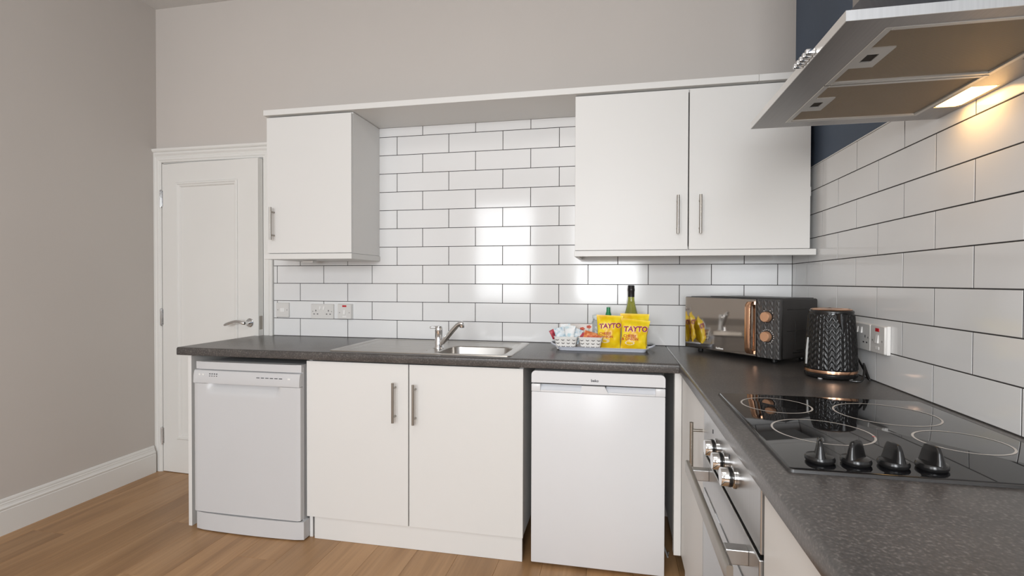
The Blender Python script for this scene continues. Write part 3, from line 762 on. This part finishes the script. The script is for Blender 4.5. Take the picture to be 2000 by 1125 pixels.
obj('door_glass', bx(.0015, .369, -.0022, .001, MZ0+.004, MZ1-.004, .001), MIRR, mdoor)
bm = B(); lp = []
hx0, hx1 = .341, .364
# handle: a rose gold bracket bowed out from the door
path = [(0,.245),(-.020,.243),(-.030,.232),(-.033,.215),(-.033,.060),(-.030,.043),(-.020,.033),(0,.031)]
inner = [(0,.232),(-.014,.231),(-.020,.224),(-.022,.212),(-.022,.063),(-.020,.051),(-.014,.045),(0,.044)]
loopA = path + inner[::-1]
for x in (hx0, hx0+.002, hx1-.002, hx1):
    k_ = .0012 if x in (hx0, hx1) else 0
    lp.append([(x, y_ + k_, z_) for y_, z_ in loopA])
A_ = [[bm.verts.new((x, y_-.002, z_)) for x, y_, z_ in L] for L in lp]
n = len(loopA)
for i in range(3):
    for k in range(n): bm.faces.new((A_[i][k], A_[i][(k+1) % n], A_[i+1][(k+1) % n], A_[i+1][k]))
m_ = len(path)
for side in (A_[0], A_[-1]):
    for k in range(m_-1): bm.faces.new((side[k], side[k+1], side[n-2-k], side[n-1-k]))
obj('handle', bm, COPPER, mdoor, smooth=True, label='rose gold bar handle')
bm = B()      # control panel with herringbone relief
nx, nz = 60, 130; px_0, px_1, pz_0, pz_1 = .3735, MWW, MZ0+.002, MZ1-.002
G = []
for i in range(nz+1):
    row = []
    for k in range(nx+1):
        x = px_0+(px_1-px_0)*k/nx; z = pz_0+(pz_1-pz_0)*i/nz
        h = chevron(x-px_0, z, .0138)
        ed = min(k, nx-k, i, nz-i)
        row.append(bm.verts.new((x, -.0005 - (0.0036*h if ed > 0 else 0), z)))
    G.append(row)
for i in range(nz):
    for k in range(nx): bm.faces.new((G[i][k], G[i][k+1], G[i+1][k+1], G[i+1][k]))
bk = [bm.verts.new(q) for q in ((px_0,.021,pz_0),(px_1,.021,pz_0),(px_1,.021,pz_1),(px_0,.021,pz_1))]
bm.faces.new(G[0] + [bk[1], bk[0]]); bm.faces.new(G[-1][::-1] + [bk[3], bk[2]])
bm.faces.new([g[0] for g in G][::-1] + [bk[0], bk[3]]); bm.faces.new([g[-1] for g in G] + [bk[2], bk[1]]); bm.faces.new(bk)
cp = obj('control_panel', bm, mat('black_relief_plastic', (.060,.058,.057), .34, noise=(10,.1)), mw, label='black herringbone relief control panel')
for p_ in cp.data.polygons: p_.use_smooth = True
for z, nt_, a0, a1 in ((.186, 7, -60, 110), (.108, 20, -160, 170)):
    kn = obj('knob', lathe(B(), [(.0205,0),(.0205,-.010),(.0195,-.019),(.018,-.021),(0,-.021)], 32, (.421, -.003, z), 'y'), COPPERM, mw, smooth=True, label='rose gold dial')
    obj('knob_collar', lathe(B(), [(.0225,.002),(.0225,-.0035),(.0205,-.004)], 32, (.421, -.002, z), 'y'), BLACKP, kn, smooth=True)
    bm = B()
    for q in range(nt_):
        an = math.radians(a0 + (a1-a0)*q/(nt_-1)); cx_, cz_ = .421+.0275*math.sin(an), z+.0275*math.cos(an)
        box(bm, cx_-.0013, cx_+.0013, -.0040, -.0032, cz_-.0013, cz_+.0013)
    obj('dial_marks', bm, WHITEPL, kn)
bm = B()      # small maker's mark, too small to read in the photograph
for q, (w_, h_) in enumerate(((.0016,.0078),(.0030,.0052),(.0030,.0052),(.0016,.0070),(.0030,.0072),(.0030,.0050),(.0030,.0050),(.0034,.0052),(.0030,.0050))):
    x = .176 + q*.0042; box(bm, x, x+w_, -.0031, -.0021, .0315, .0315+h_)
obj('maker_mark', bm, WHITEPL, mdoor)
for x in (.05, .42):
    for y_ in (.045, .225): obj('foot', lathe(B(), [(0,0),(.010,0),(.012,.004),(.012,.020),(0,.020)], 14, (x, y_, .0004)), BLACKP, mw)

# ------------------------------------------------------------------ kettle
kx, ky = -.112, -.752
kt = thing('kettle', 'black herringbone kettle with rose gold bands on the worktop', 'kettle', (kx, ky, WZT), math.radians(0))
obj('power_base', lathe(B(), [(0,.0035),(.070,.0035),(.0765,.006),(.0785,.012),(.0785,.017),(.076,.020),(0,.020)], 64), BLACKP, kt, smooth=True)
obj('copper_band', lathe(B(), [(.0745,.020),(.0782,.0205),(.0786,.025),(.0782,.0295),(.0745,.030)], 64), COPPER, kt, smooth=True)
bm = B(); NU, NV = 360, 150; KB, KT = .0300, .2200
prof_r = lambda t: .0770 - .0085*t - .0030*t**3
R_ = []
for j in range(NV+1):
    t = j/NV; z = KB + (KT-KB)*t; r = prof_r(t)
    ring = []
    for i in range(NU):
        a = 2*math.pi*i/NU; u = a/(2*math.pi)*40*.0114
        d = chevron(u, z, .0114)*.0028 if 2 < j < NV-3 else .0008
        # smooth beak below the spout, facing the camera side
        da = (a - math.radians(-83) + math.pi) % (2*math.pi) - math.pi
        wdt = .30*max(0, (t-.62)/.38)
        if abs(da) < wdt: d = .0026 + .010*max(0, (t-.62)/.38)*(1-(da/wdt)**2)
        ring.append(bm.verts.new(((r+d)*math.cos(a), (r+d)*math.sin(a), z)))
    R_.append(ring)
for j in range(NV):
    for i in range(NU): bm.faces.new((R_[j][i], R_[j][(i+1) % NU], R_[j+1][(i+1) % NU], R_[j+1][i]))
kb_ = obj('body', bm, mat('black_gloss_plastic', (.010,.0095,.0095), .13, spec=.42, noise=(10,.1)), kt, label='black body with embossed herringbone leaves')
for p_ in kb_.data.polygons: p_.use_smooth = True
obj('lid', lathe(B(), [(.0665,.2195),(.0672,.224),(.0655,.228),(.060,.2305),(.020,.232),(0,.232)], 64), BLACKP, kt, smooth=True)
obj('lid_band', lathe(B(), [(.0615,.2300),(.0622,.2310),(.0600,.2330),(.056,.2338),(.055,.2325)], 64), COPPER, kt, smooth=True)
hp = [(0,.060,.215),(0,.085,.222),(0,.108,.214),(0,.119,.190),(0,.120,.150),(0,.112,.105),(0,.098,.075),(0,.074,.062)]
hdl = obj('handle', tube(B(), hp, [.010,.012,.0125,.012,.012,.012,.011,.009], 14), BLACKP, kt, smooth=True)
hdl.data.transform(Matrix.Rotation(math.radians(-18), 4, 'Z'))
for a in (40, 140, 220, 320): obj('foot', lathe(B(), [(0,.0003),(.007,.0003),(.007,.006),(0,.006)], 12, (.06*math.cos(math.radians(a)), .06*math.sin(math.radians(a)), 0)), WHITEPL, kt)
ln = obj('highlight_strip', tube(B(), [(-.0795,-.010,.045),(-.0775,-.010,.090),(-.0745,-.010,.135)], [.0030,.0042,.0030], 10), mat('grey_highlight', (.42,.42,.41), .1, noise=(5,.05)), kt, smooth=True)  # grey strip painting a highlight line down the kettle's left side
# plug and flex
pg = thing('plug', 'black plug in the wall socket behind the kettle', 'plug', (-.0186, -.694, 1.005))
obj('plug_body', prism(B(), rrect(-.020, .020, -.025, .025, .008, 4), 'x', -.020, -.0006), BLACKP, pg, smooth=True)
obj('plug_cap', prism(B(), rrect(-.015, .015, -.019, .019, .006, 4), 'x', -.024, -.020), BLACKP, pg, smooth=True)
pts = [(-.030,-.698,.979),(-.024,-.712,.950),(-.018,-.735,.925),(-.016,-.765,.900),(-.017,-.795,.878),(-.018,-.812,.8735),(-.019,-.806,.8800),(-.021,-.790,.905),(-.025,-.786,.922),(-.034,-.806,.920),(-.044,-.832,.900),(-.056,-.846,.8770),(-.072,-.846,.8732),(-.088,-.838,.8732)]
def smooth_path(pts, n=6):
    P_ = [Vector(p) for p in pts]; P_ = [P_[0]] + P_ + [P_[-1]]; out = []
    for i in range(1, len(P_)-2):
        for k in range(n):
            t = k/n; p0, p1, p2, p3 = P_[i-1:i+3]
            out.append(.5*((2*p1) + (-p0+p2)*t + (2*p0-5*p1+4*p2-p3)*t*t + (-p0+3*p1-3*p2+p3)*t**3))
    out.append(P_[-2]); return out
tag(obj('kettle_flex', tube(B(), smooth_path(pts), .0033, 8), BLACKP, smooth=True), 'looped black flex between the kettle and its plug', 'cable')

# ------------------------------------------------------------------ welcome tray and what stands on it
TX0, TX1, TY0, TY1 = -1.098, -.692, -.290, -.050
ty_ = thing('tray', 'pale blue grey plastic serving tray on the worktop', 'tray', ((TX0+TX1)/2, (TY0+TY1)/2, WZT))
TRAYM = mat('pale_tray_plastic', (.60,.63,.70), .35, noise=(6,.03))
bm = B()
def tl(o, z, r=.02): return [(x, y, WZT+z) for x, y in rrect(TX0-o, TX1+o, TY0-o, TY1+o, r, 5)]
loft(bm, [tl(-.012,.0004), tl(-.004,.0012), tl(.002,.016), tl(.010,.018), tl(.011,.0165), tl(.004,.014), tl(-.002,.004), tl(-.012,.0030)][0:4] + [tl(.010,.0195), tl(.001,.0175), tl(-.006,.0045), tl(-.014,.0035)], True, True)
obj('tray_body', bm, TRAYM, ty_, world=True, smooth=True)
for s, xe in ((-1, TX0-.008), (1, TX1+.008)):
    pp = [(xe, -.235, WZT+.018), (xe+s*.016, -.225, WZT+.021), (xe+s*.030, -.200, WZT+.024), (xe+s*.034, -.17, WZT+.025), (xe+s*.030, -.14, WZT+.024), (xe+s*.016, -.115, WZT+.021), (xe, -.105, WZT+.018)]
    obj('handle', tube(B(), smooth_path(pp, 3), .0045, 8), TRAYM, ty_, world=True, smooth=True)
TZ = WZT + .0038

BASK = mat('white_woven_plastic', (.80,.78,.74), .45, noise=(30,.04), bump=(200,.2))
HOLE = mat('basket_hole', (.05,.04,.035), .8, noise=(20,.1))
def basket(x, y, label):
    t = thing('snack_basket', label, 'basket', (x, y, TZ), 0, 'small white woven baskets on the tray')
    wt_, wb, dt_, db, h = .110, .086, .080, .062, .056
    def rl(w_, d_, z): return [(px, py, z) for px, py in rrect(-w_/2, w_/2, -d_/2, d_/2, .010, 3)]
    bm = B()
    loft(bm, [rl(wb,db,.0003), rl(wt_,dt_,h), rl(wt_+.004,dt_+.004,h+.001), rl(wt_+.003,dt_+.003,h+.004), rl(wt_-.006,dt_-.006,h+.003), rl(wb-.006,db-.006,.003)], True, True)
    bk_ = obj('basket_body', bm, BASK, t, smooth=True)
    bm = B()
    for r_ in range(3):
        z = .012 + r_*.0155; f = z/h; wx = wb+(wt_-wb)*f; dy = (db+(dt_-db)*f)/2
        m = 4
        for k in range(m):
            cx_ = -wx/2 + wx*(k+.5)/m + (.004 if r_ % 2 else -.004)*0
            for q in (-1, 1):
                prism(bm, [(cx_, z-.002), (cx_+q*.0075, z+.0018), (cx_+q*.0075, z+.0045), (cx_, z+.0012)][::q], 'y', -dy-.0012-.0004, -dy+.003)
        for s in (-1, 1):
            for k in range(3):
                cy_ = -dy + 2*dy*(k+.5)/3; xx = s*(wx/2+.0008)
                box(bm, min(xx, xx-s*.003), max(xx, xx-s*.003), cy_-.006, cy_+.006, z-.001, z+.003)
    obj('weave_holes', bm, HOLE, bk_)['kind'] = 'stuff'
    return t
basket(-1.062, -.236, 'small white woven basket filled with pale blue sachets')
basket(-.947, -.236, 'small white woven basket holding orange wrapped biscuits')

def pillow(bm, w_, h_, th, nx=10, nz=10, crimp=.12):
    """sealed pouch in the XZ plane, both sides, base at z=0"""
    F, K = [], []
    for i in range(nz+1):
        fr_, br = [], []
        for k in range(nx+1):
            s, t = k/nx, i/nz
            pu = max(0, min(1, (t-crimp*.6)/(.22)))*max(0, min(1, (1-crimp*.6-t)/(.22)))
            ps = math.sin(math.pi*min(1, max(0, s)))**.55
            d = th/2*(pu*(2-pu))*ps
            ww = w_*(1 - .07*math.sin(math.pi*t))
            x = (s-.5)*ww; z = t*h_
            cr = .0008*math.sin(s*nx*3.1)*(1-pu)
            fr_.append(bm.verts.new((x, -d+cr-.0003, z)))
            br.append(bm.verts.new((x, d+cr+.0003, z)) if 0 < k < nx and 0 < i < nz else bm.verts.new((x, d+cr+.0003, z)))
        F.append(fr_); K.append(br)
    for i in range(nz):
        for k in range(nx):
            bm.faces.new((F[i][k], F[i][k+1], F[i+1][k+1], F[i+1][k])); bm.faces.new((K[i][k], K[i+1][k], K[i+1][k+1], K[i][k+1]))
    for i in range(nz):
        bm.faces.new((F[i][0], F[i+1][0], K[i+1][0], K[i][0])); bm.faces.new((F[i][nx], K[i][nx], K[i+1][nx], F[i+1][nx]))
    for k in range(nx):
        bm.faces.new((F[0][k], K[0][k], K[0][k+1], F[0][k+1])); bm.faces.new((F[nz][k], F[nz][k+1], K[nz][k+1], K[nz][k]))
    return bm
def print_mat(name, base, spots, scale):
    m = mat(name, base, .4); nt = m.node_tree; b = nt.nodes['Principled BSDF']
    tc = nt.nodes.new('ShaderNodeTexCoord'); v = nt.nodes.new('ShaderNodeTexNoise'); v.inputs['Scale'].default_value = scale; v.inputs['Detail'].default_value = 2
    nt.links.new(tc.outputs['Object'], v.inputs['Vector'])
    rp = nt.nodes.new('ShaderNodeValToRGB'); rp.color_ramp.interpolation = 'LINEAR'
    e = rp.color_ramp.elements; e[0].position = .36; e[0].color = (*spots[0],1); e[1].position = .66; e[1].color = (*spots[1],1)
    x = e.new(.5); x.color = (*base,1)
    nt.links.new(v.outputs['Fac'], rp.inputs[0]); nt.links.new(rp.outputs[0], b.inputs['Base Color']); return m
SACH = print_mat('sachet_blue_print', (.58,.68,.74), ((.25,.42,.52),(.82,.84,.84)), 55)
SACH2 = print_mat('sachet_white_print', (.78,.80,.80), ((.45,.62,.68),(.85,.85,.84)), 40)
ORNG = print_mat('orange_foil', (.72,.20,.06), ((.50,.08,.04),(.85,.42,.20)), 60)
REDF = print_mat('red_foil', (.42,.02,.05), ((.20,.01,.02),(.60,.10,.12)), 60)
def pouch(name, label, cat, m, x, y, z, w_, h_, th, tilt, yawd, rolld, group):
    o = obj(name, pillow(B(), w_, h_, th, 8, 8), m, smooth=True)
    o.location = (x, y, z); o.rotation_euler = (math.radians(tilt), math.radians(rolld), math.radians(yawd))
    return tag(o, label, cat, group)
by = -.236
G1 = 'sachets in the left basket'
pouch('sachet', 'pale blue sachet leaning left in the left basket', 'sachet', SACH, -1.081, by-.014, TZ+0.030, .050, .072, .012, -10, 6, -14, G1)
pouch('sachet', 'pale blue and white sachet in the middle of the left basket', 'sachet', SACH2, -1.051, by-.006, TZ+0.032, .050, .080, .012, -4, -8, 6, G1)
pouch('sachet', 'pale blue sachet leaning right in the left basket', 'sachet', SACH, -1.029, by+.006, TZ+0.028, .048, .070, .010, -6, 4, 20, G1)
pouch('sachet', 'tallest white blue sachet at the back of the left basket', 'sachet', SACH2, -1.063, by+.018, TZ+0.030, .048, .086, .010, -3, 2, -4, G1)
pouch('sachet', 'red sachet sticking out at the left end of the tray', 'sachet', REDF, -1.115, by+.002, TZ+.046, .026, .046, .008, -4, 20, -26, G1)
pouch('biscuit_packet', 'orange wrapped biscuit lying across the right basket', 'biscuit', ORNG, -.958, by-.010, TZ+.036, .062, .050, .020, -20, -6, 14, 'biscuits in the right basket')
pouch('biscuit_packet', 'smaller orange wrapped biscuit at the right of the right basket', 'biscuit', ORNG, -.925, by-.004, TZ+.034, .048, .040, .018, -16, 10, 24, 'biscuits in the right basket')
pouch('biscuit_packet', 'dark red wrapped biscuit behind the orange ones', 'biscuit', REDF, -.978, by+.012, TZ+.032, .040, .044, .016, -8, 0, -16, 'biscuits in the right basket')
# flowered card behind the baskets
fc = thing('greeting_card', 'white card with red flowers standing behind the baskets', 'card', (-1.022, -.150, TZ))
obj('card', bx(-.079, .079, -.001, .001, .0004, .112), mat('cream_card', (.80,.74,.70), .7, noise=(12,.05)), fc)
PETAL = mat('flower_red', (.62,.12,.07), .6, noise=(60,.25)); STEM = mat('flower_green', (.10,.28,.14), .6, noise=(60,.2))
for fx, fz in ((-.058,.100),(-.020,.094),(.030,.088),(.062,.098)):
    bm = B()
    for q in range(5):
        an = 2*math.pi*q/5
        prism(bm, [(fx+.0065*math.cos(an)+.0062*math.cos(b__*math.pi/4), fz+.0042*math.sin(an)+.0045*math.sin(b__*math.pi/4)) for b__ in range(8)], 'y', -.0016-.0001*q, -.0008)
    fl = obj('flower', bm, PETAL, fc)
    obj('stem', bx(fx-.001, fx+.001, -.0015, -.0008, fz-.03, fz-.005), STEM, fl)

# bottles
GLASSG = mat('olive_green_glass', (.48,.50,.10), .05, trans=.7, ior=1.45, noise=(4,.06))
wb_ = thing('wine_bottle', 'tall olive green wine bottle with dark foil behind the crisps', 'bottle', (-.757, -.098, TZ))
obj('glass', lathe(B(), [(0,.0003),(.034,.0003),(.0375,.004),(.038,.012),(.038,.125),(.0375,.138),(.034,.155),(.027,.178),(.020,.205),(.0158,.228),(.0148,.245),(.0146,.290),(0,.290)], 36), GLASSG, wb_, smooth=True)
obj('foil', lathe(B(), [(.0158,.245),(.0158,.272),(.0170,.275),(.0170,.286),(.0160,.288),(.0160,.299),(.0145,.302),(0,.302)], 32), mat('dark_foil', (.022,.020,.022), .3, .3, noise=(20,.1)), wb_, smooth=True)
obj('paper_label', lathe(B(), [(.0383,.035),(.0385,.036),(.0385,.110),(.0383,.111)], 36), mat('cream_label', (.75,.72,.62), .7, noise=(20,.05)), wb_, smooth=True)
gb = thing('water_bottle', 'small bottle with bright green cap behind the left crisp bag', 'bottle', (-.867, -.105, TZ))
GREEN = mat('green_plastic', (.015,.22,.085), .3, noise=(10,.08))
obj('bottle_body', lathe(B(), [(0,.0003),(.026,.0003),(.029,.004),(.029,.10),(.027,.118),(.018,.140),(.0125,.152),(.0120,.160),(0,.160)], 28), mat('green_tint_plastic', (.25,.62,.40), .08, trans=.6, noise=(5,.05)), gb, smooth=True)
obj('cap', lathe(B(), [(.0150,.152),(.0130,.162),(.0098,.172),(.0094,.190),(.0088,.193),(0,.193)], 24), GREEN, gb, smooth=True)
cbt = thing('water_bottle', 'clear plastic water bottle between right basket and crisps', 'bottle', (-.926, -.128, TZ))
CLR = mat('clear_plastic', (.86,.90,.91), .06, trans=.75, ior=1.35, noise=(8,.03))
obj('bottle_body', lathe(B(), [(0,.0003),(.026,.0003),(.028,.004),(.028,.030),(.0262,.034),(.028,.040),(.028,.075),(.0255,.082),(.0275,.090),(.027,.100),(.022,.116),(.0165,.128),(.0160,.140),(0,.140)], 28), CLR, cbt, smooth=True)
obj('cap', lathe(B(), [(.0172,.138),(.0175,.140),(.0175,.153),(.0165,.155),(0,.155)], 24), mat('pale_cap', (.62,.68,.66), .4, noise=(10,.05)), cbt, smooth=True)
obj('paper_label', lathe(B(), [(.0283,.042),(.0284,.043),(.0284,.070),(.0283,.071)], 28), SACH2, cbt, smooth=True)

# crisp bags
YEL = print_mat('yellow_foil', (.90,.64,.010), ((.82,.48,.008),(.93,.72,.03)), 18)
YEL.node_tree.nodes['Principled BSDF'].inputs['Roughness'].default_value = .32
MAROON = mat('maroon_print', (.30,.012,.045), .4, noise=(40,.1)); PINK = mat('pink_print', (.82,.50,.48), .45, noise=(40,.06))
REDP = mat('red_print', (.50,.06,.03), .45, noise=(40,.1)); CREAM = mat('cream_print', (.86,.74,.50), .45, noise=(40,.1))
def crisp_bag(label, loc, w_, h_, th, tilt, yawd, rolld):
    t = thing('crisp_bag', label, 'crisps', loc, 0, 'yellow crisp bags on the tray')
    t.rotation_euler = (math.radians(tilt), math.radians(rolld), math.radians(yawd))
    o = obj('bag', pillow(B(), w_, h_, th, 22, 26, .10), YEL, t, smooth=True)
    # taper: narrower at the bottom, creases along the belly
    for v in o.data.vertices:
        tt = v.co.z/h_; k = .86 + .14*max(0, min(1, tt))**1.0
        v.co.x *= k
        if .08 < tt < .92: v.co.y += .0016*math.sin(v.co.x*190 + 4*tt)*math.sin(tt*17)
    def surf(x, z):
        tt = max(0, min(1, z/h_)); k = .86 + .14*tt; ww = w_*(1-.07*math.sin(math.pi*tt))*k
        s = max(.001, min(.999, x/ww+.5)); pu = max(0, min(1, (tt-.06)/.22))*max(0, min(1, (.94-tt)/.22))
        y = -th/2*(pu*(2-pu))*math.sin(math.pi*s)**.55
        if .08 < tt < .92: y += .0016*math.sin(x*190+4*tt)*math.sin(tt*17)
        return y
    def stick(name, bm, m, cx, cz, lift, rot=0, arch=0):
        for f_ in range(1): bmesh.ops.triangulate(bm, faces=bm.faces)
        ca, sa = math.cos(rot), math.sin(rot)
        for v in bm.verts:
            x, y, d = v.co.x, v.co.y, v.co.z
            X = cx + x*ca - y*sa; Z = cz + x*sa + y*ca + arch*x*x
            v.co = Vector((X, surf(X, Z) - lift - d, Z))
        return obj(name, bm, m, o, smooth=False)
    s_ = w_/.13
    stick('lettering', text_bm('TAYTO', .0325*s_, .0003, .0020*s_, .12), PINK, .002, h_*.675, .0009, math.radians(5))
    stick('lettering', text_bm('TAYTO', .0315*s_, .0003, .0008*s_, .12), MAROON, .002, h_*.675, .0016, math.radians(5))
    stick('lettering', text_bm('CHEESE', .0165*s_, .0002, .0005, 0), REDP, -.020*s_, h_*.44, .0010, math.radians(3))
    stick('lettering', text_bm('& ONION', .0165*s_, .0002, .0005, 0), REDP, -.018*s_, h_*.345, .0010, math.radians(3))
    bm = B(); bm.faces.new([bm.verts.new((.021*s_*math.cos(q*math.pi/10), .0095*s_*math.sin(q*math.pi/10), .0002)) for q in range(20)])
    stick('flash', bm, CREAM, -.018*s_, h_*.22, .0008, math.radians(2))
    return t
crisp_bag('yellow crisp bag standing nearest the baskets', (-.864, -.196, TZ+.001), .126, .158, .040, -5, 3, 2)
crisp_bag('yellow crisp bag at the back behind the right-hand bag', (-.744, -.176, TZ+.001), .138, .166, .034, -5, 3, 1)
crisp_bag('yellow crisp bag standing in front at the right end of the tray', (-.752, -.244, TZ+.001), .134, .144, .046, -9, 1, 5)
